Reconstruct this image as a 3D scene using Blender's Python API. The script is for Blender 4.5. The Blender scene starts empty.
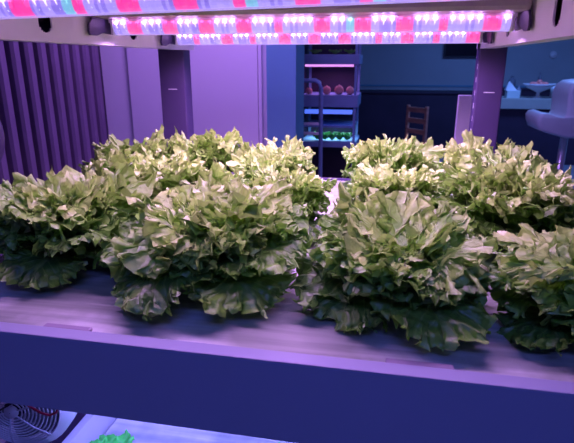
import bpy, bmesh, math, random
import numpy as np
from mathutils import Vector, Matrix
scene = bpy.context.scene
C = scene.collection
PI = math.pi
random.seed(5)

# ---------------------------------------------------------------- materials
def new_mat(name):
    m = bpy.data.materials.new(name); m.use_nodes = True
    nt = m.node_tree
    return m, nt, nt.nodes['Principled BSDF'], nt.nodes['Material Output']

def noise_bump(nt, bsdf, scale, strength, dist=0.002, vec_scale=None, detail=4):
    tc = nt.nodes.new('ShaderNodeTexCoord')
    src = tc.outputs['Object']
    if vec_scale:
        mp = nt.nodes.new('ShaderNodeMapping'); mp.inputs['Scale'].default_value = vec_scale
        nt.links.new(src, mp.inputs['Vector']); src = mp.outputs['Vector']
    n = nt.nodes.new('ShaderNodeTexNoise'); n.inputs['Scale'].default_value = scale; n.inputs['Detail'].default_value = detail
    nt.links.new(src, n.inputs['Vector'])
    b = nt.nodes.new('ShaderNodeBump'); b.inputs['Strength'].default_value = strength; b.inputs['Distance'].default_value = dist
    nt.links.new(n.outputs['Fac'], b.inputs['Height']); nt.links.new(b.outputs['Normal'], bsdf.inputs['Normal'])
    return n

def mat(name, col, rough=0.5, metal=0.0, var=0.12, vscale=8.0, bump=0.1, bscale=60.0, spec=0.5, vec=None):
    m, nt, b, o = new_mat(name)
    b.inputs['Roughness'].default_value = rough; b.inputs['Metallic'].default_value = metal
    b.inputs['Specular IOR Level'].default_value = spec
    tc = nt.nodes.new('ShaderNodeTexCoord')
    n = nt.nodes.new('ShaderNodeTexNoise'); n.inputs['Scale'].default_value = vscale; n.inputs['Detail'].default_value = 5
    src = tc.outputs['Object']
    if vec:
        mp = nt.nodes.new('ShaderNodeMapping'); mp.inputs['Scale'].default_value = vec
        nt.links.new(src, mp.inputs['Vector']); src = mp.outputs['Vector']
    nt.links.new(src, n.inputs['Vector'])
    r = nt.nodes.new('ShaderNodeValToRGB')
    r.color_ramp.elements[0].position = .3; r.color_ramp.elements[1].position = .7
    r.color_ramp.elements[0].color = tuple(c*(1-var) for c in col)+(1,)
    r.color_ramp.elements[1].color = tuple(min(1, c*(1+var)) for c in col)+(1,)
    nt.links.new(n.outputs['Fac'], r.inputs['Fac']); nt.links.new(r.outputs['Color'], b.inputs['Base Color'])
    if bump: noise_bump(nt, b, bscale, bump)
    return m

def emit(name, col, strength, base=(.5,.5,.5)):
    m, nt, b, o = new_mat(name)
    b.inputs['Base Color'].default_value = base+(1,)
    b.inputs['Emission Color'].default_value = col+(1,)
    b.inputs['Emission Strength'].default_value = strength
    b.inputs['Roughness'].default_value = .35
    return m

M = {}
M['steel'] = mat('painted_rack_steel', (.82,.78,.84), .45, 0, .05, 6, .05)
M['post'] = mat('post_steel', (.065,.045,.125), .5, 0, .06, 6, .05)
M['batten'] = mat('lamp_batten', (.34,.28,.33), .5, 0, .05)
M['dark'] = mat('dark_rubber', (.03,.025,.04), .6)
M['beam'] = mat('front_beam_paint', (.36,.38,.52), .5, 0, .04, 3, .06, 30)
M['chrome'] = mat('wire_chrome', (.8,.8,.85), .25, .7, .03, 8, 0)
M['black'] = mat('black_plastic', (.02,.02,.03), .45)
M['red'] = mat('red_wire', (.7,.03,.08), .4)
M['cell_w'] = emit('lens_white', (.40,.30,.98), .95)
M['cell_v'] = emit('lens_violet', (.28,.19,.92), .85)
M['cell_r'] = emit('lens_red', (1.0,.04,.38), 1.0)
M['cell_c'] = emit('lens_cyan', (.22,.62,.95), .8)
M['core_w'] = emit('led_glow_white', (.95,.85,1.0), 1.5)
M['core_r'] = emit('led_glow_red', (1.0,.02,.25), 1.2)
M['core_c'] = emit('led_glow_cyan', (.3,.9,.95), 1.3)
M['chip_w'] = emit('led_white', (.66,.31,1), 40)
M['chip_r'] = emit('led_red', (1.0,.10,.40), 3)
M['chip_c'] = emit('led_cyan', (.35,.95,1.0), 4)
M['edge'] = emit('tube_edge', (.5,.36,.95), .75)
M['tray'] = mat('tray_plastic', (.72,.72,.76), .4, 0, .04, 6, .05)
M['wood'] = mat('chair_wood', (.62,.30,.20), .5, 0, .25, 6, .1, 40, vec=(1,1,6))
M['wall'] = mat('far_wall_paint', (.40,.46,.50), .7, 0, .10, .9, .05)
M['panel'] = mat('door_panel_white', (.74,.70,.78), .55, 0, .04, 1.5, .04)
M['column'] = mat('column_blue_lit', (.13,.34,.48), .6, 0, .06, 2, .04)  # blue room light mixed into the column's base colour
M['darkwall'] = mat('dark_cabinet', (.035,.02,.05), .6, 0, .2, 3, .04)
M['slat'] = mat('slat_light', (.17,.11,.20), .6, 0, .10, 4, .05)
M['floor'] = mat('floor_tile', (.22,.25,.30), .45, 0, .15, 2, .05)
M['ceil'] = mat('ceiling_paint', (.5,.5,.52), .8)
M['top'] = mat('counter_top_stone', (.42,.44,.40), .35, 0, .08, 5, .03)
M['screen'] = mat('screen_glass', (.008,.008,.015), .2, 0, .1)
M['chairw'] = mat('white_molded_plastic', (.58,.72,.72), .4, 0, .03)
M['rackblue'] = mat('far_rack_tray', (.24,.36,.58), .5, 0, .06)
M['pot'] = mat('terracotta_pink', (.75,.32,.30), .6)
M['soilgreen'] = mat('seedling_green', (.06,.62,.07), .5, 0, .3, 60)
M['cloth'] = mat('white_cloth', (.75,.78,.82), .8)
M['glass'] = mat('bowl_glass', (.8,.82,.85), .15, 0, .04)
M['fruit'] = mat('red_fruit', (.95,.25,.22), .45)
M['dusk'] = mat('dusty_cup', (.25,.27,.33), .5)
M['tape'] = mat('grey_tape', (.32,.27,.36), .6)
M['pinkstrip'] = emit('pink_grow_strip', (.85,.32,.95), 1.1)
M['bluestrip'] = emit('blue_grow_strip', (.07,.18,1.0), 1.0)
M['lamp'] = emit('fill_lamp_glow', (.25,.32,1.0), 1.0)  # glow of the added fill lamps on the ceiling

# white foam raft: faint long streaks and grey-green blotches
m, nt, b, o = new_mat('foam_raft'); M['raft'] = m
tc = nt.nodes.new('ShaderNodeTexCoord')
mp = nt.nodes.new('ShaderNodeMapping'); mp.inputs['Scale'].default_value = (3, 42, 3); mp.inputs['Rotation'].default_value = (0, 0, -.06)
nt.links.new(tc.outputs['Object'], mp.inputs['Vector'])
n1 = nt.nodes.new('ShaderNodeTexNoise'); n1.inputs['Scale'].default_value = 1.0; n1.inputs['Detail'].default_value = 4
nt.links.new(mp.outputs['Vector'], n1.inputs['Vector'])
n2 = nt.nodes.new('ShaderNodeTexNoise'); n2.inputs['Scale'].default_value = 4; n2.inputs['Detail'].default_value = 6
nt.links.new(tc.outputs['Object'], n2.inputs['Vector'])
mx = nt.nodes.new('ShaderNodeMix'); mx.data_type = 'RGBA'; mx.blend_type = 'MULTIPLY'; mx.inputs['Factor'].default_value = 1
r1 = nt.nodes.new('ShaderNodeValToRGB'); r1.color_ramp.elements[0].position = .35; r1.color_ramp.elements[1].position = .6
r1.color_ramp.elements[0].color = (.55,.57,.57,1); r1.color_ramp.elements[1].color = (.86,.86,.87,1)
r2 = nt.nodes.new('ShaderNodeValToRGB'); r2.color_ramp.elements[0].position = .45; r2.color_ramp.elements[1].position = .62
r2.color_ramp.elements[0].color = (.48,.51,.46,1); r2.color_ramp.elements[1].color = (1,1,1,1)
nt.links.new(n1.outputs['Fac'], r1.inputs['Fac']); nt.links.new(n2.outputs['Fac'], r2.inputs['Fac'])
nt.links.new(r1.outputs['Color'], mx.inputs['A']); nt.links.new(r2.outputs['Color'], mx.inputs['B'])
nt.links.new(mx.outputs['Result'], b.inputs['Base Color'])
b.inputs['Roughness'].default_value = .42
bp = nt.nodes.new('ShaderNodeBump'); bp.inputs['Strength'].default_value = .5; bp.inputs['Distance'].default_value = .004
nt.links.new(n1.outputs['Fac'], bp.inputs['Height']); nt.links.new(bp.outputs['Normal'], b.inputs['Normal'])

def leaf_material(name, young, old, pale):
    """leaf tissue: colour by leaf age, pale midrib and side veins, blistered surface, lets light through"""
    m, nt, b, o = new_mat(name)
    L = nt.links
    uv = nt.nodes.new('ShaderNodeUVMap'); uv.uv_map = 'leaf'
    sep = nt.nodes.new('ShaderNodeSeparateXYZ'); L.new(uv.outputs['UV'], sep.inputs['Vector'])
    at = nt.nodes.new('ShaderNodeAttribute'); at.attribute_name = 'age'
    def mathn(op, a, bb=None, c=None):
        n = nt.nodes.new('ShaderNodeMath'); n.operation = op
        for i, v in enumerate((a, bb, c)):
            if v is None: continue
            if isinstance(v, (int, float)): n.inputs[i].default_value = v
            else: L.new(v, n.inputs[i])
        return n.outputs[0]
    t = mathn('ABSOLUTE', mathn('SUBTRACT', sep.outputs['Y'], .5))         # 0 at the midrib
    s = sep.outputs['X']
    rib = nt.nodes.new('ShaderNodeMapRange'); rib.inputs['From Min'].default_value = .05; rib.inputs['From Max'].default_value = .0
    L.new(t, rib.inputs['Value'])
    w = mathn('SINE', mathn('MULTIPLY', mathn('SUBTRACT', s, mathn('MULTIPLY', t, .9)), 46.0))
    sv = nt.nodes.new('ShaderNodeMapRange'); sv.inputs['From Min'].default_value = .80; sv.inputs['From Max'].default_value = 1.0
    L.new(w, sv.inputs['Value'])
    vein = mathn('MAXIMUM', rib.outputs[0], mathn('MULTIPLY', sv.outputs[0], .45))
    tc = nt.nodes.new('ShaderNodeTexCoord')
    n = nt.nodes.new('ShaderNodeTexNoise'); n.inputs['Scale'].default_value = 22; n.inputs['Detail'].default_value = 5
    L.new(tc.outputs['Object'], n.inputs['Vector'])
    age = mathn('ADD', at.outputs['Fac'], mathn('MULTIPLY', mathn('SUBTRACT', n.outputs['Fac'], .5), .7))
    cr = nt.nodes.new('ShaderNodeValToRGB')
    cr.color_ramp.elements[0].color = old+(1,); cr.color_ramp.elements[1].color = young+(1,)
    e = cr.color_ramp.elements.new(.5); e.color = (.25,.52,.06,1)
    L.new(age, cr.inputs['Fac'])
    mx = nt.nodes.new('ShaderNodeMix'); mx.data_type = 'RGBA'
    L.new(mathn('MULTIPLY', vein, .5), mx.inputs['Factor']); L.new(cr.outputs['Color'], mx.inputs['A']); mx.inputs['B'].default_value = pale+(1,)
    L.new(mx.outputs['Result'], b.inputs['Base Color'])
    b.inputs['Roughness'].default_value = .42; b.inputs['Specular IOR Level'].default_value = .7; b.inputs['Coat Weight'].default_value = .6; b.inputs['Coat Roughness'].default_value = .38
    vo = nt.nodes.new('ShaderNodeTexVoronoi'); vo.inputs['Scale'].default_value = 110
    L.new(tc.outputs['Object'], vo.inputs['Vector'])
    h = mathn('ADD', mathn('MULTIPLY', vo.outputs['Distance'], .9), mathn('MULTIPLY', vein, .6))
    bp = nt.nodes.new('ShaderNodeBump'); bp.inputs['Strength'].default_value = .7; bp.inputs['Distance'].default_value = .003
    L.new(h, bp.inputs['Height']); L.new(bp.outputs['Normal'], b.inputs['Normal'])
    tr = nt.nodes.new('ShaderNodeBsdfTranslucent'); L.new(mx.outputs['Result'], tr.inputs['Color'])
    ms = nt.nodes.new('ShaderNodeMixShader'); ms.inputs[0].default_value = .25
    L.new(b.outputs[0], ms.inputs[1]); L.new(tr.outputs[0], ms.inputs[2]); L.new(ms.outputs[0], o.inputs['Surface'])
    return m
M['leaf'] = leaf_material('lettuce_leaf', (.56,.78,.19), (.045,.155,.025), (.50,.74,.22))
M['stem'] = mat('lettuce_stem', (.45,.55,.28), .5)

# ---------------------------------------------------------------- mesh helpers
def box(bm, x0, x1, y0, y1, z0, z1, mi=0, bevel=0.0):
    v = [bm.verts.new(p) for p in ((x0,y0,z0),(x1,y0,z0),(x1,y1,z0),(x0,y1,z0),(x0,y0,z1),(x1,y0,z1),(x1,y1,z1),(x0,y1,z1))]
    fs = []
    for q in ((0,3,2,1),(4,5,6,7),(0,1,5,4),(1,2,6,5),(2,3,7,6),(3,0,4,7)):
        f = bm.faces.new([v[i] for i in q]); f.material_index = mi; fs.append(f)
    if bevel:
        es = list({e for f in fs for e in f.edges})
        r = bmesh.ops.bevel(bm, geom=es, offset=bevel, segments=2, affect='EDGES', profile=.6)
    return fs

def tube(bm, pts, r, seg=8, mi=0, closed=False):
    pts = [Vector(p) for p in pts]; rings = []
    N = len(pts); up = Vector((0,0,1))
    for i, p in enumerate(pts):
        a = pts[(i-1) % N] if closed or i > 0 else p
        c = pts[(i+1) % N] if closed or i < N-1 else p
        d = (c-a).normalized()
        u = d.cross(up)
        if u.length < .05: u = d.cross(Vector((0,1,0)))
        u.normalize(); w = u.cross(d).normalized()
        rr = r[i] if isinstance(r, (list, tuple)) else r
        rings.append([bm.verts.new(p + (u*math.cos(2*PI*k/seg) + w*math.sin(2*PI*k/seg))*rr) for k in range(seg)])
    for i in range(N if closed else N-1):
        A, B = rings[i], rings[(i+1) % N]
        for k in range(seg):
            f = bm.faces.new((A[k], A[(k+1) % seg], B[(k+1) % seg], B[k])); f.material_index = mi; f.smooth = True
    if not closed:
        bm.faces.new(rings[0][::-1]).material_index = mi; bm.faces.new(rings[-1]).material_index = mi

def lathe(bm, prof, c=(0,0,0), seg=24, mi=0, axis='z', cap=True):
    rings = []
    for (r, h) in prof:
        ring = []
        for k in range(seg):
            a = 2*PI*k/seg
            p = (r*math.cos(a), r*math.sin(a), h) if axis == 'z' else (r*math.cos(a), h, r*math.sin(a))
            ring.append(bm.verts.new((c[0]+p[0], c[1]+p[1], c[2]+p[2])))
        rings.append(ring)
    for A, B in zip(rings, rings[1:]):
        for k in range(seg):
            f = bm.faces.new((A[k], A[(k+1) % seg], B[(k+1) % seg], B[k])); f.smooth = True; f.material_index = mi
    if cap:
        bm.faces.new(rings[0][::-1]).material_index = mi; bm.faces.new(rings[-1]).material_index = mi

def extrude_poly(bm, poly, axis, a0, a1, mi=0):
    """closed polygon in the plane across `axis`, extruded from a0 to a1"""
    def P(q, a):
        return (a, q[0], q[1]) if axis == 'x' else ((q[0], a, q[1]) if axis == 'y' else (q[0], q[1], a))
    A = [bm.verts.new(P(q, a0)) for q in poly]; B = [bm.verts.new(P(q, a1)) for q in poly]
    n = len(poly)
    for i in range(n):
        bm.faces.new((A[i], A[(i+1) % n], B[(i+1) % n], B[i])).material_index = mi
    bm.faces.new(A[::-1]).material_index = mi; bm.faces.new(B).material_index = mi

def obj(name, bm, mats, parent=None, smooth=False):
    if not isinstance(mats, (list, tuple)): mats = [mats]
    bmesh.ops.recalc_face_normals(bm, faces=bm.faces)
    me = bpy.data.meshes.new(name); bm.to_mesh(me); bm.free()
    for q in mats: me.materials.append(M[q] if isinstance(q, str) else q)
    if smooth:
        for p in me.polygons: p.use_smooth = True
    o = bpy.data.objects.new(name, me); C.objects.link(o)
    if parent:
        o.parent = parent
        o.matrix_parent_inverse = Matrix.Translation(-Vector(parent.location)) if parent.type == 'EMPTY' else Matrix()
    return o

def thing(name, label, cat, loc=(0,0,0), group=None):
    o = bpy.data.objects.new(name, None); C.objects.link(o); o.location = loc; o.empty_display_size = .05
    o['label'] = label; o['category'] = cat
    if group: o['group'] = group
    return o
def tag(o, label, cat, group=None, kind=None):
    o['label'] = label; o['category'] = cat
    if group: o['group'] = group
    if kind: o['kind'] = kind
    return o
def struct(name, bm, m, parent=None):
    o = obj(name, bm, m, parent)
    if not parent: o['kind'] = 'structure'
    return o
def new(): return bmesh.new()
def bx(*a, **k):
    bm = new(); box(bm, *a, **k); return bm

# ---------------------------------------------------------------- the room
struct('floor', bx(-1.95, 4.2, -2.2, 10.0, -.1, 0), 'floor')
struct('ceiling', bx(-1.95, 4.2, -2.2, 10.0, 2.8, 2.9), 'ceil')
struct('wall_right', bx(4.1, 4.25, -2.2, 10.0, 0, 2.8), 'wall')
struct('wall_front', bx(-1.95, 4.1, -2.35, -2.2, 0, 2.8), 'wall')
struct('wall_far', bx(-.72, 4.1, 9.8, 9.95, 0, 2.8), 'wall')
struct('wall_left', bx(-1.98, -1.86, -2.2, 3.2, 0, 2.8), 'darkwall')
struct('wall_back', bx(-1.98, -.70, 3.2, 3.35, 0, 2.8), 'panel')
struct('wall_side', bx(-.84, -.72, 3.35, 9.95, 0, 2.8), 'darkwall')
# rounded vertical slats standing proud of the left wall
bm = new()
for k in range(36):
    y = -.36 + k*.1035
    if y > 3.14: break
    extrude_poly(bm, [(-1.86, y-.028), (-1.815, y-.028), (-1.80, y-.018), (-1.80, y+.018), (-1.815, y+.028), (-1.86, y+.028)], 'z', 0, 2.8)
o = obj('wall_slats', bm, 'slat'); o['kind'] = 'structure'
# column and doors in the pale back wall
struct('trim_1', bx(-.72, -.54, 3.06, 3.36, 0, 2.8, bevel=.006), 'column')
def door(name, x0, x1, y):
    o = struct(name, bx(x0, x1, y-.03, y, .02, 2.3, bevel=.004), 'panel')
    return o
d1 = door('door_1', -1.66, -1.34, 3.198)
d2 = door('door_2', -1.32, -.80, 3.198)
struct('trim_2', bx(-1.34, -1.325, 3.155, 3.198, 0, 2.34), 'panel')
struct('trim_3', bx(-1.86, -.74, 3.17, 3.199, 2.34, 2.42), 'panel')
struct('trim_4', bx(-.795, -.775, 3.165, 3.198, 0, 2.34), 'panel')
# cloudy stone veins come from the wall material; a thin wall seam too
struct('trim_5', bx(-.70, 4.1, 9.785, 9.80, 1.02, 1.05), 'column')

# ---------------------------------------------------------------- near grow rack
BX0, BX1 = -.77, .30            # inner faces of the upper side beams
rack = thing('grow_rack', 'steel grow rack holding the lettuce tray under the pink and white lamps', 'rack', (-.25, 1.3, 0))
def post(x0, x1, y0, y1):
    bm = new(); box(bm, x0, x1, y0, y1, 0, 1.62, bevel=.004)
    o = obj('post', bm, 'post', rack)
    xs = x1 if x1 < 0 else x0; sgn = 1 if x1 < 0 else -1
    for k in range(22 if y0 > 1 and x0 > 0 else 0):                      # slotted edge of the upright
        z = .48 + k*.045; bm = new()
        extrude_poly(bm, [(y0+.010, z), (y0+.018, z), (y0+.018, z+.018), (y0+.010, z+.018)], 'x', xs-.001*sgn, xs+.0008*sgn)
        obj('slot', bm, 'tray', o)
    bm = new(); box(bm, (x0+x1)/2-.018, (x0+x1)/2+.018, y0-.0008, y0+.001, 1.345, 1.348)
    obj('scribe_mark', bm, 'tray', o)
    return o
post(-.89, -.785, 1.95, 2.02); post(.30, .39, 1.95, 2.02); post(-.97, -.895, .62, .69); post(.39, .465, .62, .69)

def side_beam(xi, sgn):
    """channel beam with stadium slots in its inner web; xi = inner face"""
    bm = new()
    y0, y1, z0, z1 = .45, 2.03, 1.496, 1.615
    slots = [(-.0, .0)]
    ycs = [.68, 1.105, 1.525, 1.90]
    # web with slots, built as strips between slots
    edges = [y0] + [v for yc in ycs for v in (yc-.024, yc+.024)] + [y1]
    th = .004*sgn
    def slab(ya, yb, za, zb): box(bm, min(xi, xi+th), max(xi, xi+th), ya, yb, za, zb)
    for i in range(0, len(edges), 2): slab(edges[i], edges[i+1], z0, z1)
    for yc in ycs:
        slab(yc-.024, yc+.024, 1.575, z1)
        n = 8                                # rounded slot bottom
        for k in range(n):
            a0, a1 = -.024+.048*k/n, -.024+.048*(k+1)/n; am = (a0+a1)/2
            zb = 1.533 - math.sqrt(max(0, .024**2-am*am))*.85
            slab(yc+a0, yc+a1, z0, zb)
    box(bm, min(xi, xi+sgn*.05), max(xi, xi+sgn*.05), y0, y1, z0-.003, z0)          # lower flange
    box(bm, min(xi, xi+sgn*.05), max(xi, xi+sgn*.05), y0, y1, z1, z1+.003)
    o = obj('side_beam', bm, 'steel', rack)
    xb = xi+sgn*.05
    obj('back_web', bx(min(xb, xb+th), max(xb, xb+th), y0, y1, z0, z1), 'post', o)
    return o
side_beam(BX0, -1); side_beam(BX1, 1)
obj('top_panel', bx(-.83, .36, .45, 2.03, 1.62, 1.635), 'steel', rack)
obj('rear_beam', bx(-.885, .385, 2.0, 2.03, .9, 1.0), 'post', rack)
fb = obj('front_beam', bx(-.99, .49, .655, .685, .874, 1.019, bevel=.0025), 'beam', rack)
for xa in (-.89, .30):                                                          # tray bearers under the tray ends
    obj('tray_bearer', bx(xa, xa+.08, .686, 1.96, .885, .905), 'post', rack)
obj('lower_shelf', bx(-.885, .385, .70, 1.95, .52, .55), 'post', rack)
obj('lower_front_beam', bx(-.895, .385, .655, .698, .45, .56), 'beam', rack)

# tray and raft
t = thing('hydroponic_tray', 'white shallow plastic tray under the lettuce, resting on the rack beams', 'tray', (-.25, 1.3, .905))
bm = new(); box(bm, -.885, .385, .688, 1.945, .906, .912); obj('tray_bottom', bm, 'tray', t)
bm = new()
box(bm, -.885, .385, .6865, .692, .912, 0.986); box(bm, -.885, .385, 1.939, 1.945, .912, 0.986)
box(bm, -.885, -.879, .692, 1.939, .912, 0.986); box(bm, .379, .385, .692, 1.939, .912, 0.986)
obj('tray_wall', bm, 'tray', t)
raft = thing('planting_raft', 'white foam planting raft with faint streaks, lettuces standing in it', 'raft', (-.25, 1.3, .97))
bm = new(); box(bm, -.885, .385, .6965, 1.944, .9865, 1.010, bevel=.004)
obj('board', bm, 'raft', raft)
for (xa, xb) in ((-.562, -.475), (.018, .118)):
    bm = new(); box(bm, xa, xb, .688, .701, 1.0102, 1.0165, bevel=.002)
    o = obj('edge_tape', bm, 'tape', raft)

# ---------------------------------------------------------------- lamps over the lettuce
def tube_lamp(y, label, seed, x0=BX0+.008, x1=BX1-.006, z=1.555, power=1.0):
    rnd = random.Random(seed)
    t = thing('grow_lamp', label, 'lamp', ((x0+x1)/2, y, z), 'lamps hung between the side beams')
    # batten: wide shallow pan above the tube
    bm = new()
    extrude_poly(bm, [(y-.085, z+.004), (y-.095, z+.012), (y-.095, z+.022), (y-.06, z+.045), (y+.06, z+.045), (y+.095, z+.022), (y+.095, z+.012), (y+.085, z+.004)], 'x', x0+.002, x1-.002)
    obj('batten', bm, 'batten', t)
    # curved end brackets
    for xe, s in ((x0, 1), (x1, -1)):
        bm = new()
        poly = [(y+.05, z+.003), (y-.085, z+.003), (y-.10, z-.012), (y-.105, z-.030), (y-.10, z-.040), (y-.07, z-.040), (y-.04, z-.032), (y+.02, z-.034), (y+.05, z-.02)]
        extrude_poly(bm, poly, 'x', xe, xe+.006*s)
        obj('end_bracket', bm, 'post', t)
    # spine with the LEDs
    bm = new(); box(bm, x0+.012, x1-.012, y-.017, y+.017, z-.006, z+.0035); obj('spine', bm, 'steel', t)
    n = 50
    pitch = (x1-x0-.05)/n
    xs0 = (x0+x1)/2 - n*pitch/2
    pat = ['r','r','w','w','w']; off = rnd.randrange(5)
    cols = []
    for k in range(n):
        c = pat[(k+off) % 5]
        if rnd.random() < .2: c = 'w' if c == 'r' else 'v'
        if rnd.random() < .035: c = 'c'
        cols.append(c)
    # lens: one ribbed cell per LED, prismatic plastic, V section
    prof = [(-.019, 0.0), (-.0195, -.008), (-.0180, -.017), (-.0135, -.025), (-.006, -.0305), (.006, -.0305), (.0135, -.025), (.018, -.017), (.0195, -.008), (.019, 0)]
    bm = new()
    mi = {'w': 0, 'r': 1, 'c': 2, 'v': 3}
    for k, c in enumerate(cols):
        xa = xs0+k*pitch
        sub = [(0, .97), (.35, 1.03), (.65, 1.03), (1, .97)]
        rows = []
        for (fx, sc) in sub:
            rows.append([bm.verts.new((xa+fx*pitch, y+p[0]*sc, z-.004+p[1]*sc)) for p in prof])
        for a in range(3):
            for q in range(len(prof)-1):
                f = bm.faces.new((rows[a][q], rows[a+1][q], rows[a+1][q+1], rows[a][q+1]))
                f.material_index = mi[c]
                if c == 'w' and a != 1 and k % 3 == 0: f.material_index = 3
    obj('lens_cover', bm, ['cell_w', 'cell_r', 'cell_c', 'cell_v'], t)
    # every LED with its glow seen through the rib, one part each
    for k, c in enumerate(cols):
        xc = xs0+(k+.5)*pitch
        i = {'w': 0, 'v': 0, 'r': 1, 'c': 2}[c]
        for sgn in (-1, 1):
            bm = new()
            lean = .006*max(-1, min(1, (xc+.1)/.5)) if c != 'r' else 0
            pts = [(xc, y+sgn*.0206, z-.006), (xc-lean*.3, y+sgn*.0197, z-.016), (xc-lean, y+sgn*.0150, z-.0265)]
            w = (.0014 if c != 'r' else .0030)*rnd.uniform(.7, 1.15)
            tube(bm, pts, [w, w*.75, w*.4], 5, 0)
            box(bm, xc-.0036, xc+.0036, y+sgn*.0205-.0022, y+sgn*.0205+.0022, z-.0080, z-.0040, 1)
            obj('led', bm, [('core_w', 'core_r', 'core_c')[i], ('chip_w', 'chip_r', 'chip_c')[i]], t)
    bm = new()
    for sgn in (-1, 1): tube(bm, [(x0+.012, y+sgn*.008, z-.0352), (x1-.012, y+sgn*.008, z-.0352)], .0012, 6)
    obj('tube_edge', bm, 'edge', t)
    for xe in (xs0-.008, xs0+n*pitch):
        bm = new(); box(bm, xe, xe+.008, y-.02, y+.02, z-.037, z+.002, bevel=.002); obj('end_cap', bm, 'tray', t)
    if power:
        ld = bpy.data.lights.new('lamp_light', 'AREA'); ld.shape = 'RECTANGLE'
        ld.size = x1-x0-.06; ld.size_y = .018; ld.energy = LAMP_W*power; ld.color = (.73,.35,1.0); ld.spread = math.radians(155)
        lo = bpy.data.objects.new('lamp_light', ld); C.objects.link(lo); lo.location = (0, 0, -.040); lo.parent = t
    return t
LAMP_W = 11.5
lamp1 = tube_lamp(.865, 'nearest visible lamp with pink and white lights, along the top edge', 3, z=1.568, power=.4)
lamp1.rotation_euler = (0, -.019, 0)
tube_lamp(1.365, 'middle lamp below the top one, its mauve batten and both ends in view', 12)
tube_lamp(1.80, 'farthest lamp, a thin row of pink and white dots beneath the middle lamp', 7, z=1.542)

# ---------------------------------------------------------------- lettuce
def leaf_geo(rnd, L, W, a0, a1, cup, ruf, yaw, base_r, z0, age, NT=280, NR=14, twist=0.0, crk=1.0, lobe=.05):
    th = np.linspace(0, 2*PI, NT, endpoint=False)
    rho = (np.arange(1, NR+1)/NR)**.72
    TH, RH = np.meshgrid(th, rho)
    c = (1+np.cos(TH))/2
    mf = np.clip((c-.06)*2.6, 0, 1)
    s = .5+.5*np.cos(TH); t = .5*np.sin(TH)*c**.42*1.28
    p = [rnd.uniform(0, 2*PI) for _ in range(12)]
    f1, f2, f3 = rnd.choice([5,6,7]), rnd.choice([13,15,17]), rnd.choice([37,41,45])
    k = 1 + mf*(lobe*np.sin(f1*TH+p[0])*(.6+.6*np.sin(2*TH+p[10])) + .035*np.sin(f2*TH+p[1]) + .07*np.abs(np.sin(f3*.5*TH+p[2])) )*RH**2
    cs = .55
    S = cs+(s-cs)*RH*k; T = t*RH*k
    e1, e2, e3 = RH**3.0, RH**4, RH**5
    ph1 = f1*TH+p[3]; ph2 = f2*TH+p[4]+1.5*np.sin(3*TH+p[5]); ph3 = f3*TH+p[6]+1.8*np.sin(5*TH+p[7])
    Nn = mf*ruf*(.012*e1*np.sin(ph1) + .0095*e2*np.sin(ph2)*(1+.5*np.sin(4*TH+p[10])) + .0078*e3*np.sin(ph3)*(1+.4*np.sin(7*TH+p[11])))
    # omega folds: slide the margin along itself
    tang = mf*ruf*(.0075*e2*np.sin(2*ph2) + .0042*e3*np.sin(2*ph3))
    S = S*L; T = T*W
    S = S - tang*np.sin(TH); T = T + tang*np.cos(TH)*1.0
    # blisters between the veins
    Nn = Nn + .0022*np.sin(S*210+p[8])*np.cos(T*240+p[9])*np.clip(RH*1.4,0,1) - .004*np.exp(-(T/.006)**2)*(S/L<.8)
    # append centre vertex
    S = np.append(S.ravel(), cs*L); T = np.append(T.ravel(), 0); Nn = np.append(Nn.ravel(), -.003)
    uu = S/L; vv = T/W+.5
    # bend
    q = np.linspace(-.1, 1.5, 120); al = np.radians(a0+(a1-a0)*np.clip(q, 0, 1.25)**1.7)
    dq = (q[1]-q[0])*L
    R = np.cumsum(np.sin(al))*dq; Z = np.cumsum(np.cos(al))*dq
    i0 = np.interp(0, q, R); j0 = np.interp(0, q, Z); R -= i0; Z -= j0
    u = S/L
    A = np.radians(a0+(a1-a0)*np.clip(u, 0, 1.25)**1.7)
    Nn = Nn + cup*T*T + twist*T*S/L
    r = base_r+np.interp(u, q, R) - np.cos(A)*Nn
    z = z0+np.interp(u, q, Z) + np.sin(A)*Nn
    lat = T
    x = r*np.cos(yaw)-lat*np.sin(yaw); y = r*np.sin(yaw)+lat*np.cos(yaw)
    # crinkle: irregular folds a centimetre or two across, strongest at the frilled margin
    wgt = np.append((RH**2.0*(.25+.75*mf)).ravel(), 0)*.0042*crk
    P0 = np.stack([x, y, z], 1); D = np.zeros_like(P0)
    for q_ in range(9):
        kv = np.array([rnd.gauss(0, 1) for _ in range(3)]); kv /= np.linalg.norm(kv)
        lam = rnd.uniform(.012, .034); am = (lam/.022)**.8*.55
        dv = np.array([rnd.gauss(0, 1) for _ in range(3)]); dv /= np.linalg.norm(dv)
        D += np.sin(P0@kv*2*PI/lam+rnd.uniform(0, 6.28)+.8*np.sin(P0@dv*90))[:, None]*dv*am
    D *= wgt[:, None]
    x = x+D[:, 0]; y = y+D[:, 1]; z = z+D[:, 2]
    zmin = .004+.010*np.abs(np.sin(u*17+T*90))
    z = np.where(z < zmin, zmin+(z-zmin)*.06, z)
    z = np.maximum(z, .003)
    V = np.stack([x, y, z], 1)
    F = []
    idx = np.arange(NT*NR).reshape(NR, NT)
    a = idx[:-1]; b = idx[1:]
    quads = np.stack([a, b, np.roll(b, -1, 1), np.roll(a, -1, 1)], -1).reshape(-1, 4)
    tris = np.stack([np.full(NT, NT*NR), idx[0], np.roll(idx[0], -1)], -1)
    margin = np.append((RH**3*mf).ravel(), 0)
    ageV = np.clip(age + .30*margin, 0, 1)
    return V, quads, tris, np.stack([uu, vv], 1), ageV

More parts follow.
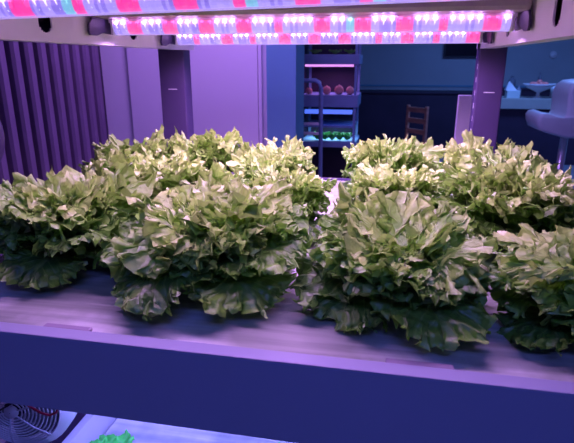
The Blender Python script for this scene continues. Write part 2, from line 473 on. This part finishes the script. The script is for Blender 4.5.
def leaves_mesh(name, geos):
    Vs, Qs, Ts, U, A = [], [], [], [], []; off = 0
    for (V, q, t, uv, ag) in geos:
        Vs.append(V); Qs.append(q+off); Ts.append(t+off); U.append(uv); A.append(ag); off += len(V)
    V = np.concatenate(Vs); Q = np.concatenate(Qs); T = np.concatenate(Ts); U = np.concatenate(U); A = np.concatenate(A)
    me = bpy.data.meshes.new(name)
    me.vertices.add(len(V)); me.vertices.foreach_set('co', V.ravel().astype(np.float32))
    loops = np.concatenate([Q.ravel(), T.ravel()])
    me.loops.add(len(loops)); me.loops.foreach_set('vertex_index', loops.astype(np.int32))
    tot = np.concatenate([np.full(len(Q), 4), np.full(len(T), 3)]); st = np.concatenate([[0], np.cumsum(tot)[:-1]])
    me.polygons.add(len(tot)); me.polygons.foreach_set('loop_start', st.astype(np.int32)); me.polygons.foreach_set('loop_total', tot.astype(np.int32))
    me.polygons.foreach_set('use_smooth', np.ones(len(tot), bool))
    me.update(calc_edges=True)
    uvl = me.uv_layers.new(name='leaf'); uvl.data.foreach_set('uv', U[loops].ravel().astype(np.float32))
    at = me.attributes.new('age', 'FLOAT', 'POINT'); at.data.foreach_set('value', A.astype(np.float32))
    me.materials.append(M['leaf']); me.validate()
    return me

def make_head(seed, R=1.0, H=1.0, young=0.0):
    """meshes of one head: list of (part name, mesh)"""
    rnd = random.Random(seed); parts = []
    n = 11
    for k in range(n):                       # big outer leaves, one part each
        low = k % 2 == 0
        yaw = 2*PI*k/n+rnd.uniform(-.25, .25)
        g = leaf_geo(rnd, (.172 if low else .185)*R*rnd.uniform(.78, 1.25), .155*R*rnd.uniform(.9, 1.1), rnd.uniform(40, 56) if low else rnd.uniform(26, 42), rnd.uniform(135, 165) if low else rnd.uniform(100, 135), rnd.uniform(-1.2, .8), .75, yaw, .014, .012, rnd.uniform(-.05, .22)+young, twist=rnd.uniform(-.3, .3), lobe=.12, crk=1.3)
        parts.append(('outer_leaf', leaves_mesh('outer_leaf', [g])))
    mid = []
    for k in range(11):
        yaw = 2*PI*k*.382+rnd.uniform(-.2, .2)
        mid.append(leaf_geo(rnd, .195*H*rnd.uniform(.9, 1.08), .150*R*rnd.uniform(.85, 1.15), rnd.uniform(12, 34), rnd.uniform(80, 130), rnd.uniform(-1, 2.0), 1.1, yaw, .012, .02, rnd.uniform(.10, .40)+young, twist=rnd.uniform(-.4, .4)))
    parts.append(('inner_leaves', leaves_mesh('inner_leaves', mid)))
    crown = []
    for k in range(22):
        yaw = 2*PI*k*.382+1+rnd.uniform(-.3, .3)
        f = k/21
        crown.append(leaf_geo(rnd, (.135+.085*f)*H*rnd.uniform(.90, 1.08), (.085+.045*f)*R*rnd.uniform(.85, 1.15), rnd.uniform(0, 6+13*f), rnd.uniform(60+25*f, 100+50*f), rnd.uniform(1, 6), 1.35, yaw, .006+.004*f, .03, rnd.uniform(.45, .75)+young, NT=250, NR=12, twist=rnd.uniform(-.5, .5)))
    parts.append(('crown', leaves_mesh('crown', crown)))
    bm = new(); lathe(bm, [(.010, 0), (.014, .01), (.013, .03), (.006, .055), (.001, .06)], seg=14)
    me = bpy.data.meshes.new('stem'); bm.to_mesh(me); bm.free(); me.materials.append(M['stem']); parts.append(('stem', me))
    return parts

heads = [make_head(s, R=r, H=h, young=yg) for s, r, h, yg in ((11,1.0,1.0,.0),(23,1.05,.98,.03),(37,.95,1.03,.05),(41,1.1,1.0,-.03),(59,.95,1.0,.06),(67,1.05,1.06,.0))]
RZ = 1.0102
spots = [  # x, y, variant, turn, scale, label
    (-.68, .965, 0, .3, 1.02, 1.0, 'large pale green frilly lettuce at the front left corner, before the slatted wall'),
    (-.32, .925, 1, 1.9, 1.10, .88, 'large front lettuce left of centre with yellow drooping leaf and dark underside'),
    (.035, .91, 3, 4.0, 1.06, .86, 'big front centre-right lettuce with pinkish crown and dark leaves touching the raft'),
    (.39, .865, 2, 2.6, 1.08, .74, 'lettuce cut by the right edge of the picture, nearest front right corner'),
    (-.80, 1.11, 4, 5.0, .74, 1.0, 'lettuce at the far left edge behind the left front one'),
    (-.67, 1.33, 2, .9, .94, 1.0, 'pale lettuce behind the left front one, below the purple door panel'),
    (-.485, 1.24, 5, 3.3, .84, 1.0, 'lettuce between the two left front heads, set one row back'),
    (-.25, 1.27, 0, 2.2, .80, 1.02, 'middle lettuce just behind the gap between the two big front heads'),
    (.025, 1.34, 1, 5.2, .82, 1.04, 'round lettuce directly behind the big pink-crowned front one'),
    (.30, 1.26, 5, .4, 1.0, .98, 'large tall pale lettuce at right, before the dark counter and white chair'),
    (-.83, 1.58, 3, 1.4, .95, 1.0, 'back left lettuce beneath the pale door at the left post'),
    (-.60, 1.64, 4, 4.4, .97, 1.08, 'back lettuce right beside the foot of the left rear post'),
    (-.345, 1.56, 2, 3.9, .84, 1.1, 'back lettuce in front of the lilac door and blue column'),
    (.01, 1.66, 0, 4.9, .84, 1.22, 'farthest central lettuce standing under the far wooden chair'),
    (.30, 1.57, 4, 1.1, .90, 1.16, 'back right lettuce at the foot of the leaning right post'),
]
for (x, y, v, rz, sc, hz, lab) in spots:
    t = thing('lettuce', lab, 'lettuce', (x, y, RZ), 'lettuces standing in the white raft')
    t.rotation_euler = (.06*math.sin(x*37+y*11), .06*math.sin(x*23+y*51), rz); t.scale = (sc, sc, sc*hz)
    for (pn, me) in heads[v]:
        o = bpy.data.objects.new(pn, me); C.objects.link(o); o.parent = t

# ---------------------------------------------------------------- lower shelf: seedling tray, seedlings, fan
lt = thing('seedling_tray', 'white seedling tray on the lower shelf beneath the front beam', 'tray', (-.1, 1.1, .551))
bm = new()
x0, x1, y0, y1 = -.655, .30, .725, 1.35
outer = [(x0, y0), (x1, y0), (x1, y1), (x0, y1)]
box(bm, x0, x1, y0, y1, .551, .560)
def slope_wall(bm, xa, ya, xb, yb, inx, iny):
    th = .05
    v = [bm.verts.new(p) for p in ((xa,ya,.56),(xb,yb,.56),(xb,yb,.66),(xa,ya,.66),
         (xa+inx*th,ya+iny*th,.56),(xb+inx*th-(.0),yb+iny*th,.56),(xb+inx*.018,yb+iny*.018,.66),(xa+inx*.018,ya+iny*.018,.66))]
    for q in ((0,1,2,3),(4,7,6,5),(3,2,6,7),(0,4,5,1),(0,3,7,4),(1,5,6,2)): bm.faces.new([v[i] for i in q])
slope_wall(bm, x0, y0, x0, y1, 1, 0); slope_wall(bm, x1, y0, x1, y1, -1, 0)
slope_wall(bm, x0+.05, y0, x1-.05, y0, 0, 1); slope_wall(bm, x0+.05, y1, x1-.05, y1, 0, -1)
obj('tray_body', bm, 'tray', lt)
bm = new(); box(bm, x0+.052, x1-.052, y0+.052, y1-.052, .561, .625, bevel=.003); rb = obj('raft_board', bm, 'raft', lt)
bm = new(); box(bm, -.415, -.345, .855, .885, .6255, .6305, bevel=.004); obj('lift_tab', bm, 'tray', lt)
def seedling(seed, label, x, y, s):
    rnd = random.Random(seed); t = thing('seedling', label, 'seedling', (x, y, .6255), 'green seedlings in the lower tray')
    for k in range(6):
        yaw = k*1.05+rnd.uniform(-.2, .2)
        g = leaf_geo(rnd, .075*s*rnd.uniform(.85, 1.1), .055*s, 50 if k % 2 else 62, 95, 1.5, .28, yaw, .004, .004, .25, NT=48, NR=6, crk=.3)
        me = leaves_mesh('leaf', [g]); me.materials.clear(); me.materials.append(M['soilgreen'])
        o = bpy.data.objects.new('leaf', me); C.objects.link(o); o.parent = t
    bm = new(); lathe(bm, [(.004, 0), (.005, .012), (.002, .02)], seg=10); o = obj('stem', bm, 'stem'); o.parent = t; o.matrix_parent_inverse = Matrix()
seedling(1, 'bright green seedling below the front beam, at the bottom left of the tray', -.545, .815, .75)
seedling(2, 'small green seedling barely showing at the bottom edge, right of the other', -.185, .875, .5)

# light from the lamps under the tray
for k, y in enumerate((.80, 1.2)):
    t = thing('grow_lamp', 'lamp fixed under the lettuce tray, ' + ('toward the front beam' if k == 0 else 'toward the rear'), 'lamp', (-.25, y, .872), 'lamps under the lettuce tray')
    bm = new(); box(bm, -.56, .28, y-.02, y+.02, .855, .872, bevel=.003); obj('batten', bm, 'tray', t)
    bm = new(); box(bm, -.54, .26, y-.012, y+.012, .849, .855); obj('lens_cover', bm, 'cell_w', t)
    for xx in (-.5, .22):
        bm = new(); box(bm, xx-.01, xx+.01, y-.008, y+.008, .872, .9055); obj('hanger', bm, 'steel', t)
    ld = bpy.data.lights.new('lamp_light', 'AREA'); ld.shape = 'RECTANGLE'; ld.size = .8; ld.size_y = .02; ld.energy = 3.0; ld.color = (.24,.23,1.0); ld.spread = math.radians(165)
    lo = bpy.data.objects.new('lamp_light', ld); C.objects.link(lo); lo.location = (0, 0, -.026); lo.parent = t

def fan(loc, r, label, hang, rot=0.0, FL=1.05):
    t = thing('circulation_fan', label, 'fan', loc)
    def place(o):
        o.parent = t; o.matrix_parent_inverse = Matrix(); return o
    bm = new()
    k = 11
    for i in range(1, k+1):
        rr = r*(.16+.84*i/k); yy = -.022+.016*(i/k)**2
        tube(bm, [(rr*math.cos(a*2*PI/40), yy, rr*math.sin(a*2*PI/40)) for a in range(40)], .0016, 5, closed=True)
    for a in range(6):
        an = a*PI/3+.3
        tube(bm, [(r*.12*math.cos(an), -.024, r*.12*math.sin(an)), (r*.6*math.cos(an), -.020, r*.6*math.sin(an)), (r*math.cos(an), -.008, r*math.sin(an))], .0018, 5)
    lathe(bm, [(.001, -.028), (r*.15, -.026), (r*.16, -.021)], seg=20, axis='y', cap=False)
    place(obj('front_guard', bm, 'tray'))
    bm = new(); lathe(bm, [(r*1.0, -.006), (r*FL, .010), (r*FL, .045), (r*FL*.97, .045), (r*.98, .0), (r*1.0, -.006)], seg=40, axis='y', cap=False)
    h = place(obj('housing', bm, 'post' if FL < 1.2 else 'tray'))
    bm = new(); lathe(bm, [(.001, -.016), (r*.22, -.014), (r*.24, .0), (r*.24, .035), (.001, .036)], seg=24, axis='y', cap=False)
    place(obj('hub', bm, 'black'))
    for b in range(7):                       # blades: curved, pitched
        bm = new(); a0 = b*2*PI/7; rows = []
        for i in range(6):
            f = i/5; rr = r*(.22+.72*f); w = .35+.25*math.sin(f*PI*.8)
            rows.append([bm.verts.new((rr*math.cos(a0+f*.35+s*w), .012+s*.022, rr*math.sin(a0+f*.35+s*w))) for s in (-.5, 0, .5)])
        for i in range(5):
            for j in range(2): bm.faces.new((rows[i][j], rows[i][j+1], rows[i+1][j+1], rows[i+1][j]))
        bmesh.ops.solidify(bm, geom=bm.faces[:], thickness=.0015)
        place(obj('blade', bm, 'dusk', smooth=True))
    bm = new()
    for s in (-1, 1): tube(bm, [(s*r*.5, .05, r*.9), (s*r*.5, .05, hang)], .003, 6)
    tube(bm, [(0, .03, 0), (-r*.5, .05, r*.9)], .002, 6); tube(bm, [(0, .03, 0), (r*.5, .05, r*.9)], .002, 6)
    place(obj('mounting_rod', bm, 'steel'))
    t.rotation_euler = (0, 0, rot)
    return t
fan((-.712, .765, .778), .092, 'round fan with chrome ring guard under the front beam at bottom left', .125, .12, 1.2)
fan((-.985, 1.02, 1.29), .098, 'fan with ring guard at the left edge of the frame, before the slats', .20, -.15)
bm = new()
tube(bm, [(-.68, .706, .905), (-.665, .702, .875), (-.650, .70, .853), (-.628, .70, .836), (-.605, .70, .824), (-.587, .70, .821), (-.572, .70, .829), (-.562, .70, .848), (-.558, .704, .905)], .0022, 8)
tag(obj('red_wire', bm, 'red'), 'thin red wire looping down in front of the ring guard fan', 'wire')
bm = new()
tube(bm, [(-.62, .71, .905), (-.632, .705, .87), (-.648, .70, .846), (-.67, .70, .832), (-.70, .70, .812), (-.76, .71, .785), (-.80, .73, .77)], .0018, 8)
tag(obj('black_wire', bm, 'black'), 'thin black wire crossing the ring guard fan to the left', 'wire')

# ---------------------------------------------------------------- far rack with seedlings
fr = thing('storage_rack', 'distant blue multi-level grow rack beside the blue column', 'rack', (-.47, 4.4, 0))
RX0, RX1 = -.70, -.255
for xx in (RX0, RX1-.02):
    for yy in (4.2, 4.62): obj('post', bx(xx, xx+.02, yy, yy+.02, 0, 1.9), 'rackblue', fr)
levels = [(1.43, 1.515), (1.10, 1.205), (.775, .83)]
for (za, zb) in levels:
    sh = obj('shelf_tray', bx(RX0-.005, RX1+.015, 4.19, 4.65, za, zb-.01, bevel=.004), 'rackblue', fr)
obj('back_panel', bx(RX0, RX1, 4.65, 4.66, 0, 1.9), 'darkwall', fr)
obj('grow_strip', bx(RX0+.03, RX1-.03, 4.20, 4.23, 1.412, 1.429), 'pinkstrip', fr)
obj('grow_strip', bx(RX0+.03, RX1-.03, 4.20, 4.26, 1.045, 1.075), 'bluestrip', fr)
obj('shelf_board', bx(RX0+.02, RX1-.02, 4.21, 4.62, .935, .950), 'rackblue', fr)
for za, colr, e in ((1.38, (.8,.3,1), .9), (.928, (.4,.7,1), 1.6)):
    ld = bpy.data.lights.new('strip_light', 'AREA'); ld.shape = 'RECTANGLE'; ld.size = .36; ld.size_y = .1; ld.energy = e; ld.color = colr
    lo = bpy.data.objects.new('strip_light', ld); C.objects.link(lo); lo.parent = fr; lo.location = (0, 0, za)
rnd = random.Random(8)
labs = ['left', 'middle', 'right']
for k, xx in enumerate((-.60, -.44, -.32)):
    t = thing('potted_seedling', labs[k]+' one of three leafy tufts on the top visible shelf of the far rack', 'plant', (xx, 4.28, 1.505), 'tufts on the far rack')
    for j in range(7):
        g = leaf_geo(rnd, .06, .045, 35, 95, 1, .4, j*.9, .003, .0, .7, NT=30, NR=4, crk=.2)
        me = leaves_mesh('leaf', [g]); o = bpy.data.objects.new('leaf', me); C.objects.link(o); o.parent = t
for k, xx in enumerate((-.645, -.50, -.40, -.31)):
    bm = new(); s = (.028, .035, .038, .034)[k]
    lathe(bm, [(s*.3, 0), (s*.8, s*.25), (s, s*.9), (s*.85, s*1.45), (s*.5, s*1.8), (s*.15, s*1.9), (s*.1, s*2.05)], seg=16)
    o = obj('onion', bm, 'pot'); o.location = (xx, 4.27, 1.195)
    tag(o, ['leftmost', 'second from left', 'third from left', 'rightmost'][k]+' pinkish round bulb on the pink-lit shelf of the far rack', 'bulb', 'bulbs on the far rack')
for k in range(5):
    xx = -.57+k*.062
    t = thing('seedling', ['leftmost', 'second', 'third', 'fourth', 'rightmost'][k]+' of five small green plants in the lowest visible far rack shelf', 'seedling', (xx, 4.27, .821), 'green plants on the low shelf of the far rack')
    for j in range(6):
        g = leaf_geo(rnd, .085, .05, 15+j*4, 75, 1, .4, j*1.1, .003, .0, .3, NT=30, NR=4, crk=.2)
        me = leaves_mesh('leaf', [g]); me.materials.clear(); me.materials.append(M['soilgreen'])
        o = bpy.data.objects.new('leaf', me); C.objects.link(o); o.parent = t
# trolley handle in front
t = thing('hand_trolley', 'slim blue-grey trolley with an arched handle before the far rack', 'trolley', (-.56, 3.8, 0))
bm = new(); tube(bm, [(-.66, 3.8, .12), (-.66, 3.8, 1.27), (-.65, 3.8, 1.305), (-.62, 3.8, 1.32), (-.53, 3.8, 1.32), (-.50, 3.8, 1.305), (-.487, 3.8, 1.27), (-.475, 3.8, .12)], .016, 10)
obj('handle_frame', bm, 'rackblue', t)
obj('platform', bx(-.67, -.465, 3.6, 3.83, .09, .12, bevel=.005), 'rackblue', t)
for z in (.93, 1.00): obj('cross_bar', bx(-.66, -.475, 3.79, 3.81, z, z+.018), 'tray', t)
for xx in (-.66, -.475):
    bm = new(); lathe(bm, [(.01, -.012), (.045, -.012), (.045, .012), (.01, .012)], (0,0,0), 18); 
    for v in bm.verts: v.co = Vector((v.co.z+xx, v.co.y+3.8, v.co.x+.045))
    obj('wheel', bm, 'black', t)

# ---------------------------------------------------------------- far counters
fc = thing('kitchen_counter', 'long dark counter with a blue-grey top along the far wall', 'counter', (1.0, 9.4, 0))
obj('cabinet_body', bx(-.68, 1.46, 9.2, 9.78, .0, .93), 'darkwall', fc)
obj('worktop', bx(-.69, 1.47, 9.17, 9.78, .93, .96, bevel=.004), 'darkwall', fc)
rc = thing('bar_counter', 'blue-topped bar counter with dark front at right, bowl standing on it', 'counter', (2.6, 8.2, 0))
obj('cabinet_body', bx(1.50, 3.9, 8.05, 8.55, 0, .80), 'darkwall', rc)
obj('worktop', bx(1.47, 3.95, 7.98, 8.60, .80, .945, bevel=.006), 'top', rc)
bc = thing('back_counter', 'dark sideboard against the far wall behind the bar', 'cabinet', (2.8, 9.5, 0))
obj('cabinet_body', bx(1.75, 4.0, 9.3, 9.78, 0, 1.0), 'darkwall', bc)
obj('worktop', bx(1.74, 4.0, 9.28, 9.78, 1.0, 1.02), 'darkwall', bc)
# fruit bowl
CT = .9455
fb_ = thing('fruit_bowl', 'wide pale footed bowl of red fruit on the bar counter', 'bowl', (2.13, 8.2, CT))
bm = new(); lathe(bm, [(.07, 0), (.06, .012), (.025, .03), (.022, .075), (.06, .095), (.15, .135), (.23, .20), (.222, .20), (.14, .145), (.02, .11)], (2.13, 8.2, CT), 32, cap=False)
obj('bowl_body', bm, 'glass', fb_)
rnd = random.Random(2)
for k in range(8):
    a = k*2*PI/8; rr = .095 if k else 0
    x, y, z = 2.13+rr*math.cos(a), 8.2+rr*math.sin(a), CT+.195+(.03 if not k else 0)
    bm = new(); lathe(bm, [(.004, -.033), (.022, -.028), (.038, -.008), (.038, .010), (.024, .028), (.008, .031), (.003, .026)], (x, y, z), 16)
    o = obj('red_apple', bm, 'fruit'); tag(o, 'red round fruit heaped in the footed bowl on the bar', 'fruit', 'red fruit in the bowl')
# folded napkin, box, jars
bm = new(); v = [bm.verts.new(p) for p in ((1.66,8.1,CT+.105),(1.82,8.1,CT+.105),(1.82,8.22,CT+.105),(1.66,8.22,CT+.105),(1.70,8.14,CT+.235),(1.72,8.18,CT+.23))]
for q in ((0,1,4),(1,2,5,4),(2,3,5),(3,0,4,5),(3,2,1,0)): bm.faces.new([v[i] for i in q])
tag(obj('folded_napkin', bm, 'cloth'), 'white folded napkin peak on the pink box, left end of the bar', 'napkin')
tag(obj('storage_box', bx(1.68, 1.86, 8.08, 8.24, CT, CT+.104, bevel=.006), 'chairw'), 'small pinkish box on the left end of the bar counter', 'box')
def jar(name, x, y, z, r, h, m, label, cat):
    bm = new(); lathe(bm, [(r*.8, 0), (r, h*.06), (r, h*.62), (r*.85, h*.72), (r*.45, h*.8), (r*.45, h*.98), (r*.5, h)], (x, y, z), 16)
    tag(obj(name, bm, m), label, cat)
jar('glass_jar', 2.02, 9.45, 1.021, .06, .20, 'dusk', 'dark jar on the sideboard, left of the fruit bowl', 'jar')
jar('storage_bottle', 2.45, 9.45, 1.021, .035, .26, 'dusk', 'slim dark bottle on the sideboard behind the fruit bowl', 'bottle')
jar('coffee_canister', 1.88, 8.3, CT, .04, .17, 'dusk', 'grey canister beside the pink box on the bar', 'canister')
jar('serving_jug', 2.40, 8.42, CT, .05, .20, 'glass', 'pale jug behind the fruit bowl on the bar', 'jug')
# screen and wall disc
s = thing('wall_screen', 'black screen mounted on the far wall left of the right post', 'screen', (1.25, 9.76, 1.7))
obj('bezel', bx(.90, 1.60, 9.735, 9.784, 1.52, 1.86, bevel=.006), 'black', s)
obj('display', bx(.925, 1.575, 9.730, 9.736, 1.545, 1.835), 'screen', s)
bm = new(); lathe(bm, [(.001, -.03), (.05, -.028), (.06, -.01), (.062, 0), (.001, 0)], (2.70, 9.798, 1.56), 24, axis='y', cap=False)
tag(obj('wall_clock', bm, 'tray'), 'small pale round disc fixed high on the far wall at right', 'wall disc')

# wooden chair
wc = thing('wooden_chair', 'small brown wooden chair with ladder back before the long dark counter', 'chair', (.25, 6.4, 0))
def rotp(p, c=(.22, 6.4), a=math.radians(-50)):
    x, y = p[0]-c[0], p[1]-c[1]
    return (c[0]+x*math.cos(a)-y*math.sin(a), c[1]+x*math.sin(a)+y*math.cos(a), p[2])
def rb(name, x0, x1, y0, y1, z0, z1):
    bm = new(); box(bm, x0, x1, y0, y1, z0, z1, bevel=.004)
    for v in bm.verts: v.co = Vector(rotp(v.co))
    return obj(name, bm, 'wood', wc)
for xa in (.04, .36):
    rb('leg', xa, xa+.035, 6.555, 6.59, 0, .94); rb('leg', xa, xa+.035, 6.22, 6.255, 0, .455)
rb('seat', .03, .405, 6.21, 6.60, .455, .485)
for z in (.60, .73, .86): rb('back_rail', .075, .36, 6.562, 6.582, z, z+.06)
rb('stretcher', .05, .385, 6.23, 6.245, .2, .225)

# white molded bar stool seen from the side
wch = thing('bar_stool', 'white molded bar stool at the right edge, before the bar', 'stool', (1.40, 4.45, 0))
side = [(1.125, 1.00), (1.12, 1.04), (1.14, 1.068), (1.18, 1.075), (1.26, 1.05), (1.31, 1.045), (1.325, 1.08), (1.315, 1.20), (1.315, 1.24), (1.33, 1.285), (1.365, 1.31), (1.43, 1.32), (1.50, 1.29), (1.52, 1.22), (1.51, 1.05), (1.49, .93), (1.44, .885), (1.36, .885), (1.24, .915), (1.15, .945)]
bm = new(); rows = []
for (yy, sc) in ((-.205, .80), (-.20, .90), (-.185, .96), (-.15, 1), (.15, 1), (.185, .96), (.20, .90), (.205, .80)):
    rows.append([bm.verts.new((1.33+(p[0]-1.33)*sc, 4.45+yy, 1.03+(p[1]-1.03)*sc)) for p in side])
for A, B in zip(rows, rows[1:]):
    for i in range(len(A)): bm.faces.new((A[i], A[(i+1) % len(A)], B[(i+1) % len(A)], B[i]))
bm.faces.new(rows[0][::-1]); bm.faces.new(rows[-1])
obj('shell', bm, 'chairw', wch, smooth=True)
bm = new(); lathe(bm, [(.03, .02), (.03, .89)], (1.40, 4.45, 0), 20); obj('pedestal', bm, 'chrome', wch)
bm = new(); lathe(bm, [(.23, 0), (.23, .012), (.04, .035), (.03, .04)], (1.40, 4.45, 0), 32); obj('base', bm, 'chrome', wch)
bm = new(); tube(bm, [(1.40+.14*math.cos(a*PI/12), 4.45+.14*math.sin(a*PI/12), .30) for a in range(24)], .01, 8, closed=True)
tube(bm, [(1.26, 4.45, .30), (1.54, 4.45, .30)], .008, 8); obj('foot_ring', bm, 'chrome', wch)

# pale appliance panel just behind the right post
ap = thing('display_panel', 'pale purple upright panel standing behind the right post', 'panel', (.40, 2.6, 0))
obj('board', bx(.322, .47, 2.56, 2.60, .05, 1.30, bevel=.004), 'panel', ap)
obj('foot', bx(.30, .49, 2.48, 2.68, 0, .05, bevel=.006), 'panel', ap)

# ---------------------------------------------------------------- added fill lamps for the room
def fill_lamp(label, x, y, w, h, e, col):  # unseen fixture, added to supply the ambient room light
    t = thing('fill_lamp', label, 'lamp', (x, y, 2.8), 'added fill lamps')
    obj('housing', bx(x-w/2, x+w/2, y-h/2, y+h/2, 2.76, 2.7995), 'tray', t)
    obj('diffuser', bx(x-w/2+.03, x+w/2-.03, y-h/2+.03, y+h/2-.03, 2.752, 2.76), 'lamp', t)
    ld = bpy.data.lights.new('lamp_light', 'AREA'); ld.shape = 'RECTANGLE'; ld.size = w-.06; ld.size_y = h-.06; ld.energy = e; ld.color = col
    lo = bpy.data.objects.new('lamp_light', ld); C.objects.link(lo); lo.location = (0, 0, -.055); lo.parent = t
fill_lamp('added blue fill lamp above the near aisle', .2, -.9, 1.2, .5, 19, (.12,.17,1.0))
fill_lamp('added blue fill lamp over the bar end of the room', 1.8, 7.0, 1.6, .8, 65, (.13,.30,1.0))
fill_lamp('added blue fill lamp over the middle of the room', 1.0, 4.0, 1.2, .6, 8, (.2,.30,1.0))
fill_lamp('added purple fill lamp before the pale doors', -.75, 2.45, .9, .3, 46, (.50,.24,1.0))  # added to throw purple light on the doors

w = bpy.data.worlds.new('World'); scene.world = w; w.use_nodes = True
w.node_tree.nodes['Background'].inputs[0].default_value = (.02,.02,.05,1); w.node_tree.nodes['Background'].inputs[1].default_value = 1

# ---------------------------------------------------------------- camera
cam = bpy.data.cameras.new('camera'); co = bpy.data.objects.new('camera', cam); C.objects.link(co)
cam.sensor_width = 36; cam.sensor_fit = 'HORIZONTAL'; cam.lens = 510/574*36
cam.clip_start = .02; cam.clip_end = 60
co.location = (0, 0, 1.45); co.rotation_euler = (math.radians(90-17.4), 0, math.radians(11))
cam.dof.use_dof = True; cam.dof.focus_distance = 1.15; cam.dof.aperture_fstop = 9
scene.camera = co
vs = scene.view_settings
vs.view_transform = 'Standard'; vs.look = 'None'; vs.exposure = 0; vs.gamma = 1; vs.use_curve_mapping = False
